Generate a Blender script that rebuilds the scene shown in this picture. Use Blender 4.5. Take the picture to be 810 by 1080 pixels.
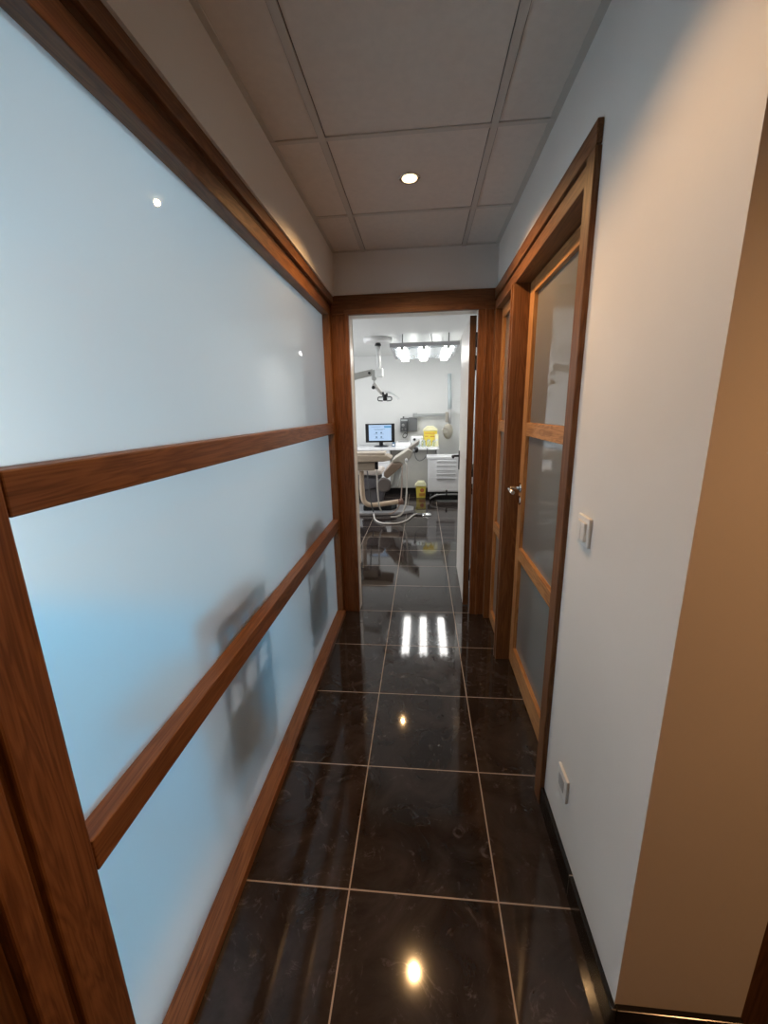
import bpy, bmesh, math, random
from mathutils import Vector, Matrix

for o in list(bpy.data.objects):
    bpy.data.objects.remove(o)
S = bpy.context.scene
COL = S.collection
rad = math.radians
random.seed(4)

# ------------------------------------------------------------------ camera
cam_d = bpy.data.cameras.new('camera')
cam = bpy.data.objects.new('camera', cam_d)
COL.objects.link(cam)
F_PX = 428.4
cam_d.sensor_fit = 'HORIZONTAL'
cam_d.sensor_width = 36.0
cam_d.lens = F_PX / 810 * 36
cam_d.clip_start = 0.02
yaw, pitch, roll = 0.0960865, 0.2421877, -0.0220768
fw = Vector((-math.sin(yaw) * math.cos(pitch), math.cos(yaw) * math.cos(pitch), -math.sin(pitch)))
rt = Vector((math.cos(yaw), math.sin(yaw), 0))
up = rt.cross(fw)
r2 = math.cos(roll) * rt + math.sin(roll) * up
u2 = -math.sin(roll) * rt + math.cos(roll) * up
M = Matrix(((r2.x, u2.x, -fw.x), (r2.y, u2.y, -fw.y), (r2.z, u2.z, -fw.z))).to_4x4()
M.translation = Vector((0.2215, -0.4702, 1.4265))
cam.matrix_world = M
S.camera = cam

# ------------------------------------------------------------------ world, exposure, large lights
S.view_settings.view_transform = 'Standard'
S.view_settings.look = 'None'
S.view_settings.exposure = 0.0
S.view_settings.gamma = 1.0
S.view_settings.use_curve_mapping = False
W = bpy.data.worlds.new('world')
S.world = W
W.use_nodes = True
W.node_tree.nodes['Background'].inputs[0].default_value = (0.6, 0.75, 1.0, 1)
W.node_tree.nodes['Background'].inputs[1].default_value = 0.6


def area(name, loc, target, sx, sy, power, color, spread=180):
    d = bpy.data.lights.new(name, 'AREA')
    d.shape = 'RECTANGLE'
    d.size, d.size_y = sx, sy
    d.energy = power
    d.color = color
    d.spread = rad(spread)
    o = bpy.data.objects.new(name, d)
    COL.objects.link(o)
    o.location = loc
    o.rotation_euler = (Vector(target) - Vector(loc)).to_track_quat('-Z', 'Y').to_euler()
    return o


WARM = (1.0, 0.58, 0.25)
# daylight through the waiting room's windows (behind the frosted partition)
area('waiting_room_daylight', (-4.37, 1.20, 1.15), (0, 1.20, 0.70), 1.8, 1.7, 78, (0.95, 0.965, 1.0))
# daylight through the surgery's side window
area('surgery_daylight', (-2.5, 4.8, 1.45), (0.5, 4.8, 1.0), 2.0, 1.3, 58, (0.95, 0.97, 1.0))

# ------------------------------------------------------------------ materials
MATS = {}


def new_mat(name):
    m = bpy.data.materials.new(name)
    m.use_nodes = True
    nt = m.node_tree
    return m, nt, nt.nodes['Principled BSDF']


def plain(name, col, rough=0.5, metal=0.0, var=0.04, scale=12.0, bump=0.0, spec=0.5):
    if name in MATS:
        return MATS[name]
    m, nt, b = new_mat(name)
    tc = nt.nodes.new('ShaderNodeTexCoord')
    n = nt.nodes.new('ShaderNodeTexNoise')
    n.inputs['Scale'].default_value = scale
    n.inputs['Detail'].default_value = 4
    nt.links.new(tc.outputs['Object'], n.inputs['Vector'])
    r = nt.nodes.new('ShaderNodeValToRGB')
    r.color_ramp.elements[0].position = 0.3
    r.color_ramp.elements[1].position = 0.7
    r.color_ramp.elements[0].color = tuple(max(0, c * (1 - var)) for c in col) + (1,)
    r.color_ramp.elements[1].color = tuple(min(1, c * (1 + var)) for c in col) + (1,)
    nt.links.new(n.outputs['Fac'], r.inputs['Fac'])
    nt.links.new(r.outputs['Color'], b.inputs['Base Color'])
    b.inputs['Roughness'].default_value = rough
    b.inputs['Metallic'].default_value = metal
    b.inputs['Specular IOR Level'].default_value = spec
    if bump:
        bn = nt.nodes.new('ShaderNodeBump')
        bn.inputs['Strength'].default_value = bump
        bn.inputs['Distance'].default_value = 0.002
        n2 = nt.nodes.new('ShaderNodeTexNoise')
        n2.inputs['Scale'].default_value = scale * 20
        nt.links.new(tc.outputs['Object'], n2.inputs['Vector'])
        nt.links.new(n2.outputs['Fac'], bn.inputs['Height'])
        nt.links.new(bn.outputs['Normal'], b.inputs['Normal'])
    MATS[name] = m
    return m


def wood(axis, tone='oak'):
    name = 'wood_%s_%s' % (tone, axis)
    if name in MATS:
        return MATS[name]
    m, nt, b = new_mat(name)
    L = nt.links.new
    tc = nt.nodes.new('ShaderNodeTexCoord')
    oi = nt.nodes.new('ShaderNodeObjectInfo')
    add = nt.nodes.new('ShaderNodeVectorMath')
    add.operation = 'ADD'
    mul = nt.nodes.new('ShaderNodeMath')
    mul.operation = 'MULTIPLY'
    mul.inputs[1].default_value = 7.0
    L(oi.outputs['Random'], mul.inputs[0])
    L(tc.outputs['Object'], add.inputs[0])
    L(mul.outputs[0], add.inputs[1])
    i = 'xyz'.index(axis)

    def mapped(al, ac):
        mp = nt.nodes.new('ShaderNodeMapping')
        s = [ac, ac, ac]
        s[i] = al
        mp.inputs['Scale'].default_value = s
        L(add.outputs[0], mp.inputs['Vector'])
        return mp
    n1 = nt.nodes.new('ShaderNodeTexNoise')
    n1.inputs['Scale'].default_value = 1.0
    n1.inputs['Detail'].default_value = 3
    n1.inputs['Distortion'].default_value = 1.4
    L(mapped(1.7, 22).outputs[0], n1.inputs['Vector'])
    w = nt.nodes.new('ShaderNodeMath')
    w.operation = 'SINE'
    mm = nt.nodes.new('ShaderNodeMath')
    mm.operation = 'MULTIPLY'
    mm.inputs[1].default_value = 46.0
    L(n1.outputs['Fac'], mm.inputs[0])
    L(mm.outputs[0], w.inputs[0])
    n2 = nt.nodes.new('ShaderNodeTexNoise')
    n2.inputs['Scale'].default_value = 1.0
    n2.inputs['Detail'].default_value = 6
    L(mapped(5, 260).outputs[0], n2.inputs['Vector'])
    mixf = nt.nodes.new('ShaderNodeMath')
    mixf.operation = 'MULTIPLY_ADD'
    mixf.inputs[1].default_value = 0.16
    L(w.outputs[0], mixf.inputs[0])
    L(n2.outputs['Fac'], mixf.inputs[2])
    r = nt.nodes.new('ShaderNodeValToRGB')
    e = r.color_ramp.elements
    e[0].position = 0.22
    e[1].position = 0.78
    if tone == 'oak':
        e[0].color = (0.105, 0.040, 0.0155, 1)
        e[1].color = (0.215, 0.095, 0.038, 1)
    elif tone == 'honey':
        e[0].color = (0.27, 0.118, 0.040, 1)
        e[1].color = (0.50, 0.255, 0.098, 1)
    elif tone == 'oak_shaded':  # oak darkened, putting the end casing's shade into its colour
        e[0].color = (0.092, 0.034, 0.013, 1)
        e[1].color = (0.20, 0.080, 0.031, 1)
    else:
        e[0].color = (0.07, 0.03, 0.012, 1)
        e[1].color = (0.14, 0.062, 0.025, 1)
    L(mixf.outputs[0], r.inputs['Fac'])
    L(r.outputs['Color'], b.inputs['Base Color'])
    b.inputs['Roughness'].default_value = 0.48
    b.inputs['Specular IOR Level'].default_value = 0.3
    bn = nt.nodes.new('ShaderNodeBump')
    bn.inputs['Strength'].default_value = 0.12
    bn.inputs['Distance'].default_value = 0.001
    L(n2.outputs['Fac'], bn.inputs['Height'])
    L(bn.outputs['Normal'], b.inputs['Normal'])
    MATS[name] = m
    return m


def emit(name, col, power, base=0.8):
    if name in MATS:
        return MATS[name]
    m, nt, b = new_mat(name)
    b.inputs['Base Color'].default_value = (base, base, base, 1)
    b.inputs['Emission Color'].default_value = tuple(col) + (1,)
    b.inputs['Emission Strength'].default_value = power
    MATS[name] = m
    return m


def floor_tiles():
    m, nt, b = new_mat('floor_tiles')
    L = nt.links.new
    tc = nt.nodes.new('ShaderNodeTexCoord')
    sep = nt.nodes.new('ShaderNodeSeparateXYZ')
    L(tc.outputs['Object'], sep.inputs[0])

    def math_(op, a, v=None, c=None):
        n = nt.nodes.new('ShaderNodeMath')
        n.operation = op
        if a is not None:
            L(a, n.inputs[0])
        if v is not None:
            if isinstance(v, (int, float)):
                n.inputs[1].default_value = v
            else:
                L(v, n.inputs[1])
        if c is not None:
            n.inputs[2].default_value = c
        return n.outputs[0]
    T = 0.45

    def line(o):
        s = math_('DIVIDE', o, T)
        f = math_('FRACT', math_('ADD', s, 100.5))
        d = math_('ABSOLUTE', math_('SUBTRACT', f, 0.5))
        return math_('LESS_THAN', d, 0.0022 / T), math_('FLOOR', math_('ADD', s, 100.0))
    lx, ix = line(sep.outputs['X'])
    ly, iy = line(sep.outputs['Y'])
    g = math_('MAXIMUM', lx, ly)
    comb = nt.nodes.new('ShaderNodeCombineXYZ')
    L(ix, comb.inputs[0])
    L(iy, comb.inputs[1])
    wn = nt.nodes.new('ShaderNodeTexWhiteNoise')
    L(comb.outputs[0], wn.inputs['Vector'])
    addv = nt.nodes.new('ShaderNodeVectorMath')
    addv.operation = 'MULTIPLY_ADD'
    addv.inputs[1].default_value = (9, 9, 9)
    L(wn.outputs['Color'], addv.inputs[0])
    L(tc.outputs['Object'], addv.inputs[2])
    n1 = nt.nodes.new('ShaderNodeTexNoise')
    n1.inputs['Scale'].default_value = 5.0
    n1.inputs['Detail'].default_value = 8
    n1.inputs['Roughness'].default_value = 0.65
    n1.inputs['Distortion'].default_value = 1.2
    L(addv.outputs[0], n1.inputs['Vector'])
    r1 = nt.nodes.new('ShaderNodeValToRGB')
    e = r1.color_ramp.elements
    e[0].position, e[0].color = 0.35, (0.016, 0.0115, 0.0105, 1)
    e[1].position, e[1].color = 0.75, (0.048, 0.038, 0.035, 1)
    L(n1.outputs['Fac'], r1.inputs['Fac'])
    # pale veins
    v = nt.nodes.new('ShaderNodeTexNoise')
    v.inputs['Scale'].default_value = 9.0
    v.inputs['Detail'].default_value = 9
    v.inputs['Roughness'].default_value = 0.75
    v.inputs['Distortion'].default_value = 2.5
    L(addv.outputs[0], v.inputs['Vector'])
    r2_ = nt.nodes.new('ShaderNodeValToRGB')
    e = r2_.color_ramp.elements
    e[0].position, e[0].color = 0.57, (0, 0, 0, 1)
    e[1].position, e[1].color = 0.74, (0.6, 0.6, 0.6, 1)
    L(v.outputs['Fac'], r2_.inputs['Fac'])
    mv = nt.nodes.new('ShaderNodeMix')
    mv.data_type = 'RGBA'
    L(r2_.outputs['Color'], mv.inputs['Factor'])
    L(r1.outputs['Color'], mv.inputs['A'])
    mv.inputs['B'].default_value = (0.20, 0.18, 0.18, 1)
    mx = nt.nodes.new('ShaderNodeMix')
    mx.data_type = 'RGBA'
    L(g, mx.inputs['Factor'])
    L(mv.outputs['Result'], mx.inputs['A'])
    mx.inputs['B'].default_value = (0.36, 0.29, 0.23, 1)
    L(mx.outputs['Result'], b.inputs['Base Color'])
    # roughness: polished with scuffs
    n3 = nt.nodes.new('ShaderNodeTexNoise')
    n3.inputs['Scale'].default_value = 3.0
    n3.inputs['Detail'].default_value = 7
    L(tc.outputs['Object'], n3.inputs['Vector'])
    ro = math_('MULTIPLY_ADD', n3.outputs['Fac'], 0.09, 0.015)
    ro = math_('ADD', ro, math_('MULTIPLY', g, 0.5))
    L(ro, b.inputs['Roughness'])
    b.inputs['IOR'].default_value = 1.52
    bn = nt.nodes.new('ShaderNodeBump')
    bn.inputs['Strength'].default_value = 0.25
    bn.inputs['Distance'].default_value = 0.001
    bn.invert = True
    L(g, bn.inputs['Height'])
    L(bn.outputs['Normal'], b.inputs['Normal'])
    return m


def frosted(name, tint, refr_rough=0.42, trans=0.42, diffuse=0.14, ior=1.45):
    m, nt, b = new_mat(name)
    L = nt.links.new
    nt.nodes.remove(b)
    out = nt.nodes['Material Output']
    tr = nt.nodes.new('ShaderNodeBsdfTranslucent')
    tr.inputs['Color'].default_value = tint + (1,)
    rf = nt.nodes.new('ShaderNodeBsdfRefraction')
    rf.inputs['Color'].default_value = tint + (1,)
    rf.inputs['Roughness'].default_value = refr_rough
    rf.inputs['IOR'].default_value = 1.22
    df = nt.nodes.new('ShaderNodeBsdfDiffuse')
    df.inputs['Color'].default_value = (0.8, 0.82, 0.80, 1)
    tcn = nt.nodes.new('ShaderNodeTexCoord')
    nz = nt.nodes.new('ShaderNodeTexNoise')
    nz.inputs['Scale'].default_value = 4.0
    L(tcn.outputs['Object'], nz.inputs['Vector'])
    mr = nt.nodes.new('ShaderNodeMapRange')
    mr.inputs['To Min'].default_value = trans - 0.03
    mr.inputs['To Max'].default_value = trans + 0.03
    L(nz.outputs['Fac'], mr.inputs['Value'])
    m1 = nt.nodes.new('ShaderNodeMixShader')
    L(mr.outputs[0], m1.inputs[0])
    L(rf.outputs[0], m1.inputs[1])
    L(tr.outputs[0], m1.inputs[2])
    m2 = nt.nodes.new('ShaderNodeMixShader')
    m2.inputs[0].default_value = diffuse
    L(m1.outputs[0], m2.inputs[1])
    L(df.outputs[0], m2.inputs[2])
    gl = nt.nodes.new('ShaderNodeBsdfGlossy')
    gl.inputs['Roughness'].default_value = 0.0
    fr = nt.nodes.new('ShaderNodeFresnel')
    fr.inputs['IOR'].default_value = ior
    m3 = nt.nodes.new('ShaderNodeMixShader')
    L(fr.outputs[0], m3.inputs[0])
    L(m2.outputs[0], m3.inputs[1])
    L(gl.outputs[0], m3.inputs[2])
    L(m3.outputs[0], out.inputs['Surface'])
    return m


m, nt, b = new_mat('clear_glass_face')
nt.nodes.remove(b)
rfn = nt.nodes.new('ShaderNodeBsdfRefraction')
rfn.inputs['Roughness'].default_value = 0.0
rfn.inputs['IOR'].default_value = 1.22
rfn.inputs['Color'].default_value = (0.97, 0.985, 0.98, 1)
nt.links.new(rfn.outputs[0], nt.nodes['Material Output'].inputs['Surface'])
CLEAR_FACE = m
PLASTER = plain('plaster', (0.74, 0.72, 0.69), 0.85, var=0.02, scale=3, bump=0.08, spec=0.2)
PLASTER_WHITE = plain('plaster_white', (0.70, 0.71, 0.70), 0.8, var=0.015, scale=3, bump=0.05, spec=0.2)
PLASTER_CREAM = plain('plaster_cream', (0.72, 0.69, 0.61), 0.8, var=0.015, scale=3, spec=0.2)
PLASTER_TAN = plain('plaster_tan', (0.26, 0.19, 0.13), 0.85, var=0.03, scale=2, bump=0.05, spec=0.2)
CEIL = plain('ceiling_tile', (0.72, 0.66, 0.60), 0.95, var=0.03, scale=40, bump=0.3, spec=0.1)
TBAR = plain('ceiling_bar', (0.58, 0.54, 0.49), 0.6, var=0.02)
FLOOR = floor_tiles()
GLASS_L = frosted('frosted_glass', (0.96, 0.98, 0.985))
GLASS_R = frosted('frosted_glass_grey', (0.88, 0.92, 0.93), diffuse=0.22, ior=1.75)
SKIRT = plain('black_tile', (0.008, 0.007, 0.007), 0.18, var=0.2, scale=8)
GROUT = plain('grout', (0.42, 0.36, 0.30), 0.8)
WHITE_PLASTIC = plain('white_plastic', (0.78, 0.77, 0.74), 0.35)
SHADE_PLASTIC = plain('grey_plastic', (0.42, 0.42, 0.42), 0.4)
DARK = plain('dark_plastic', (0.015, 0.015, 0.017), 0.35)
BLACK = plain('black_plastic', (0.006, 0.006, 0.007), 0.3)
CHROME = plain('chrome', (0.75, 0.75, 0.74), 0.15, 1.0, var=0.02)
STEEL = plain('steel', (0.50, 0.51, 0.52), 0.3, 1.0, var=0.03)
LACQUER = plain('white_lacquer', (0.84, 0.85, 0.86), 0.25, var=0.01)
DOORWHITE = plain('door_white', (0.78, 0.75, 0.70), 0.35, var=0.02)
BEIGE = plain('beige_shell', (0.52, 0.44, 0.35), 0.4, var=0.04)
BEIGE_UP = plain('beige_upholstery', (0.47, 0.44, 0.38), 0.55, var=0.05)
TAUPE_UP = plain('taupe_upholstery', (0.27, 0.20, 0.15), 0.55, var=0.06)
GREY_UP = plain('grey_shell', (0.11, 0.105, 0.115), 0.5, var=0.08)
HOSE = plain('hose_grey', (0.62, 0.60, 0.56), 0.45)
YELLOW = plain('yellow_plastic', (0.82, 0.66, 0.10), 0.4, var=0.05)
PALE_YELLOW = plain('pale_yellow_plastic', (0.88, 0.85, 0.55), 0.4, var=0.04)
LABEL_RED = plain('label_red', (0.55, 0.16, 0.05), 0.5)
PANEL_GREY = plain('panel_grey', (0.42, 0.41, 0.38), 0.5)
DEVICE = plain('device_grey', (0.10, 0.105, 0.11), 0.45)
CHAIR_BROWN = plain('chair_wood', (0.24, 0.12, 0.06), 0.45, var=0.2, scale=8)
CHAIR_GREY = plain('chair_metal', (0.22, 0.29, 0.33), 0.4, 0.1)
PALE_BLUE_FLOOR = plain('pale_floor', (0.14, 0.62, 0.92), 0.6, var=0.04)
SCREEN = emit('screen_glow', (0.50, 0.70, 0.98), 0.85, 0.02)
ICON = emit('screen_icon', (0.10, 0.25, 0.50), 0.5, 0.02)
HEADER = emit('screen_header', (0.10, 0.42, 0.80), 0.7, 0.02)
TUBE_GLOW = emit('tube_glow', (1.0, 0.98, 0.94), 16)
BULB = emit('bulb_glow', (1.0, 0.76, 0.45), 2.2)

m, nt, b = new_mat('lamp_prism')
b.inputs['Base Color'].default_value = (0.82, 0.88, 0.92, 1)
b.inputs['Roughness'].default_value = 0.25
b.inputs['Transmission Weight'].default_value = 0.6
PRISM = m
m, nt, b = new_mat('jar_glass')
b.inputs['Base Color'].default_value = (0.75, 0.88, 0.88, 1)
b.inputs['Roughness'].default_value = 0.08
b.inputs['Transmission Weight'].default_value = 0.8
JAR = m


# ------------------------------------------------------------------ mesh builder
class MB:
    def __init__(self):
        self.bm = bmesh.new()

    def box(self, x0, x1, y0, y1, z0, z1, bev=0.0, seg=2, mtx=None):
        t = bmesh.new()
        bmesh.ops.create_cube(t, size=1.0)
        for v in t.verts:
            v.co = Vector((x0 + (v.co.x + .5) * (x1 - x0), y0 + (v.co.y + .5) * (y1 - y0), z0 + (v.co.z + .5) * (z1 - z0)))
        if bev:
            bmesh.ops.bevel(t, geom=list(t.edges), offset=bev, segments=seg, affect='EDGES', profile=0.5)
        self._merge(t, mtx)
        return self

    def _merge(self, t, mtx=None):
        if mtx is not None:
            t.transform(mtx)
        me = bpy.data.meshes.new('tmp')
        t.to_mesh(me)
        t.free()
        self.bm.from_mesh(me)
        bpy.data.meshes.remove(me)

    def tube(self, pts, r, n=10, smooth=True):
        pts = [Vector(p) for p in pts]
        if smooth and len(pts) > 2:
            q = []
            for i in range(len(pts) - 1):
                p0 = pts[max(i - 1, 0)]
                p1, p2 = pts[i], pts[i + 1]
                p3 = pts[min(i + 2, len(pts) - 1)]
                for k in range(6):
                    s = k / 6
                    q.append(0.5 * ((2 * p1) + (-p0 + p2) * s + (2 * p0 - 5 * p1 + 4 * p2 - p3) * s * s + (-p0 + 3 * p1 - 3 * p2 + p3) * s ** 3))
            q.append(pts[-1])
            pts = q
        rs = r if isinstance(r, (list, tuple)) else None
        bm = self.bm
        rings = []
        ref = None
        for i, p in enumerate(pts):
            d = (pts[min(i + 1, len(pts) - 1)] - pts[max(i - 1, 0)]).normalized()
            if ref is None:
                ref = Vector((0, 0, 1)) if abs(d.z) < 0.9 else Vector((1, 0, 0))
            a = (ref - d * ref.dot(d)).normalized()
            ref = a
            c = d.cross(a)
            rr = rs[0] + (rs[1] - rs[0]) * i / (len(pts) - 1) if rs else r
            rings.append([bm.verts.new(p + (a * math.cos(2 * math.pi * k / n) + c * math.sin(2 * math.pi * k / n)) * rr) for k in range(n)])
        for i in range(len(rings) - 1):
            for k in range(n):
                f = bm.faces.new((rings[i][k], rings[i][(k + 1) % n], rings[i + 1][(k + 1) % n], rings[i + 1][k]))
                f.smooth = True
        bm.faces.new(rings[0][::-1])
        bm.faces.new(rings[-1])
        return self

    def lathe(self, c, prof, n=24, mtx=None):
        """prof: (radius, height) along +z about c"""
        t = bmesh.new()
        rings = []
        for (r, h) in prof:
            rings.append([t.verts.new((r * math.cos(2 * math.pi * k / n), r * math.sin(2 * math.pi * k / n), h)) for k in range(n)])
        for i in range(len(rings) - 1):
            for k in range(n):
                f = t.faces.new((rings[i][k], rings[i][(k + 1) % n], rings[i + 1][(k + 1) % n], rings[i + 1][k]))
                f.smooth = True
        t.faces.new(rings[0][::-1])
        t.faces.new(rings[-1])
        if mtx is not None:
            t.transform(mtx)
        t.transform(Matrix.Translation(Vector(c)))
        self._merge(t)
        return self

    def prism(self, poly, axis, a0, a1, bev=0.0):
        """poly: 2-D points in the two other axes (order x,y,z), extruded along axis a0..a1"""
        t = bmesh.new()

        def co(p, a):
            q = list(p)
            q.insert('xyz'.index(axis), a)
            return Vector(q)
        v0 = [t.verts.new(co(p, a0)) for p in poly]
        v1 = [t.verts.new(co(p, a1)) for p in poly]
        n = len(poly)
        t.faces.new(v0)
        t.faces.new(v1[::-1])
        for i in range(n):
            t.faces.new((v0[i], v1[i], v1[(i + 1) % n], v0[(i + 1) % n]))
        bmesh.ops.recalc_face_normals(t, faces=list(t.faces))
        if bev:
            bmesh.ops.bevel(t, geom=list(t.edges), offset=bev, segments=3, affect='EDGES', profile=0.5)
        self._merge(t)
        return self

    def ball(self, c, rx, ry, rz, n=16, mtx=None):
        t = bmesh.new()
        bmesh.ops.create_uvsphere(t, u_segments=n, v_segments=n // 2 + 2, radius=1)
        for f in t.faces:
            f.smooth = True
        t.transform(Matrix.Diagonal((rx, ry, rz, 1)))
        if mtx is not None:
            t.transform(mtx)
        t.transform(Matrix.Translation(Vector(c)))
        self._merge(t)
        return self

    def build(self, name, mat, parent=None, loc=None, kind=None, label=None):
        base = Vector((0, 0, 0))
        if parent is not None:
            p = parent
            while p is not None:
                base += p.location
                p = p.parent
        elif loc is not None:
            base = Vector(loc)
        if base.length:
            self.bm.transform(Matrix.Translation(-base))
        bmesh.ops.recalc_face_normals(self.bm, faces=list(self.bm.faces))
        me = bpy.data.meshes.new(name)
        self.bm.to_mesh(me)
        self.bm.free()
        me.materials.append(mat)
        o = bpy.data.objects.new(name, me)
        COL.objects.link(o)
        if parent is not None:
            o.parent = parent
        elif loc is not None:
            o.location = loc
        if kind:
            o['kind'] = kind
        if label:
            o['label'] = label
        return o


def etched(o, sign):
    # one face of the sheet is acid-etched (towards the corridor), the others are clear
    o.data.materials.append(CLEAR_FACE)
    for p in o.data.polygons:
        if p.normal.x * sign < 0.5:
            p.material_index = 1


def thing(name, label, cat, loc, group=None):
    o = bpy.data.objects.new(name, None)
    COL.objects.link(o)
    o.location = loc
    o.empty_display_size = 0.05
    tag(o, label, cat, group)
    return o


def tag(o, label, cat, group=None):
    o['label'] = label
    o['category'] = cat
    if group:
        o['group'] = group
    return o


def copy_tree(o, parent=None):
    c = o.copy()
    COL.objects.link(c)
    if parent is not None:
        c.parent = parent
    for ch in list(o.children):
        copy_tree(ch, c)
    return c


def struct(name, mb, mat, parent=None):
    o = mb.build(name, mat, parent)
    if parent is None:
        o['kind'] = 'structure'
    return o


def struct_root(name, loc):
    o = bpy.data.objects.new(name, None)
    COL.objects.link(o)
    o.location = loc
    o['kind'] = 'structure'
    return o


# ================================================================== SETTING
H = 2.365
# floors
struct('floor', MB().box(-0.415, 3.2, -3.2, 2.30, -0.05, 0).box(-2.6, 3.2, 2.30, 7.2, -0.05, 0), FLOOR)
struct('floor_waiting_room', MB().box(-4.5, -0.415, -1.7, 2.25, -0.05, 0), PALE_BLUE_FLOOR)

# corridor ceiling: tiles and exposed bars
cb = MB()
xs = [-0.315, -0.130, 0.465, 0.66]
ys = [-3.2, -2.99, -2.39, -1.79, -1.19, -0.59, 0.01, 0.61, 1.21, 1.79, 2.25]
SPOT = (0.169, 1.5)
cb.box(-0.33, 0.68, -3.2, 2.25, H, H + 0.03)
struct('ceiling', cb, CEIL)
struct('ceiling_hall', MB().box(0.68, 3.2, -3.2, 0.25, H, H + 0.03), CEIL)
tb = MB()
for x in (-0.130, 0.465):
    tb.box(x - 0.012, x + 0.012, -3.2, 2.25, H - 0.006, H + 0.001)
for y in ys[1:-1]:
    for x0, x1 in ((-0.315, -0.142), (-0.118, 0.453), (0.477, 0.66)):
        tb.box(x0, x1, y - 0.010, y + 0.010, H - 0.0045, H + 0.001)
struct('trim_1', tb, TBAR)
tg = MB()
for x in (-0.130, 0.465):
    for q in (-0.0145, 0.0125):
        tg.box(x + q, x + q + 0.002, -3.2, 2.25, H - 0.001, H + 0.001)
struct('trim_8', tg, plain('groove_dark', (0.10, 0.085, 0.07), 0.8))
wa = MB()
wa.box(-0.318, -0.300, -0.1, 2.25, H - 0.003, H + 0.001)
wa.box(0.645, 0.668, 0.21, 2.25, H - 0.003, H + 0.001)
wa.box(-0.30, 0.645, 2.232, 2.25, H - 0.003, H + 0.001)
struct('trim_2', wa, TBAR)

# walls of the corridor
struct('wall_left', MB().box(-0.42, -0.318, -0.10, 2.25, 2.12, 2.42), PLASTER)
struct('wall_left_near', MB().box(-0.42, -0.365, -3.2, -0.115, 0, 2.42), wood('z', 'dark'))
struct('wall_end', MB().box(-4.5, -0.33, 2.252, 2.36, 0, 2.42).box(-0.33, 0.66, 2.25, 2.36, 2.12, 2.42)
       .box(0.66, 3.2, 2.252, 2.36, 0, 2.42), PLASTER)
struct('wall_right', MB().box(0.668, 0.80, 0.215, 0.790, 0, 2.42).box(0.668, 0.80, 0.790, 2.25, 2.105, 2.42), PLASTER)
struct('wall_return', MB().box(0.800, 0.940, 0.215, 0.33, 0, 2.42).box(0.94, 3.2, 0.215, 0.33, 2.1, 2.42), PLASTER)
# the return face is the short wall facing the hall
struct('baseboard_right', MB().box(0.655, 0.668, 0.203, 0.482, 0, 0.082, 0.002).box(0.655, 0.668, 0.485, 0.775, 0, 0.082, 0.002), SKIRT)
struct('baseboard_return', MB().box(0.6685, 0.940, 0.202, 0.215, 0, 0.082, 0.002), SKIRT)
struct('trim_3', MB().box(0.657, 0.668, 0.482, 0.485, 0, 0.081), GROUT)
# dark wooden opening beyond the return wall
struct('trim_4', MB().box(0.945, 1.02, 0.235, 0.33, 0, 2.1, 0.003), wood('z', 'dark'))
struct('door_4', MB().box(1.02, 1.85, 0.285, 0.325, 0.005, 2.1, 0.003), wood('z', 'dark'))
# hall shell behind the camera
struct('wall_hall_back', MB().box(-0.42, 3.2, -3.3, -3.2, 0, 2.42), PLASTER_TAN)
struct('wall_hall_right', MB().box(3.2, 3.3, -3.3, 0.33, 0, 2.42), PLASTER_TAN)
struct('wall_hall_front', MB().box(1.85, 3.2, 0.215, 0.33, 0, 2.1), PLASTER)

# waiting room behind the glazed partition
struct('wall_waiting_back', MB().box(-4.5, -4.4, -1.7, 0.25, 0, 2.5).box(-4.5, -4.4, 2.15, 2.25, 0, 2.5)
       .box(-4.5, -4.4, 0.25, 2.15, 0, 0.25).box(-4.5, -4.4, 0.25, 2.15, 2.05, 2.5), PLASTER_WHITE)
struct('wall_waiting_side', MB().box(-4.4, -0.42, -1.7, -1.6, 0, 2.5), PLASTER_WHITE)
struct('ceiling_waiting_room', MB().box(-4.5, -0.42, -1.7, 2.25, 2.42, 2.5), PLASTER_WHITE)
wf = MB()
for y in (0.25, 1.17, 2.09):
    wf.box(-4.48, -4.43, y, y + 0.06, 0.25, 2.05, 0.004)
wf.box(-4.48, -4.43, 0.25, 2.15, 0.25, 0.31, 0.004).box(-4.48, -4.43, 0.25, 2.15, 1.99, 2.05, 0.004)
struct('window_3', wf, LACQUER)
struct('trim_5', MB().box(-0.500, -0.418, -0.10, 2.238, 0, 0.012, 0.003), LACQUER)

# dim room behind the right-hand door
struct('wall_store_side', MB().box(2.2, 2.3, 0.33, 2.25, 0, 2.42), PLASTER)
struct('ceiling_store', MB().box(0.80, 2.3, 0.33, 2.25, H, H + 0.05), PLASTER)

# dental surgery shell
struct('wall_surgery_back', MB().box(-2.6, 1.25, 7.05, 7.15, 0, 2.42), PLASTER_WHITE)
struct('wall_surgery_left', MB().box(-2.7, -2.6, 2.25, 3.7, 0, 2.42).box(-2.7, -2.6, 5.9, 7.15, 0, 2.42)
       .box(-2.7, -2.6, 3.7, 5.9, 0, 0.75).box(-2.7, -2.6, 3.7, 5.9, 2.15, 2.42), PLASTER_CREAM)
struct('wall_surgery_right', MB().box(1.15, 1.25, 2.36, 7.05, 0, 2.42), PLASTER_WHITE)
struct('wall_stub', MB().box(-0.45, -0.335, 2.36, 3.02, 0, H), PLASTER_CREAM)
struct('baseboard_stub', MB().box(-0.334, -0.322, 2.37, 3.03, 0, 0.085, 0.002), SKIRT)
struct('baseboard_surgery', MB().box(-2.6, 1.15, 7.035, 7.05, 0, 0.10, 0.002), SKIRT)
struct('ceiling_surgery', MB().box(-2.6, 1.25, 2.30, 7.15, H + 0.01, H + 0.06), PLASTER_WHITE)
wf = MB()
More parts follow.
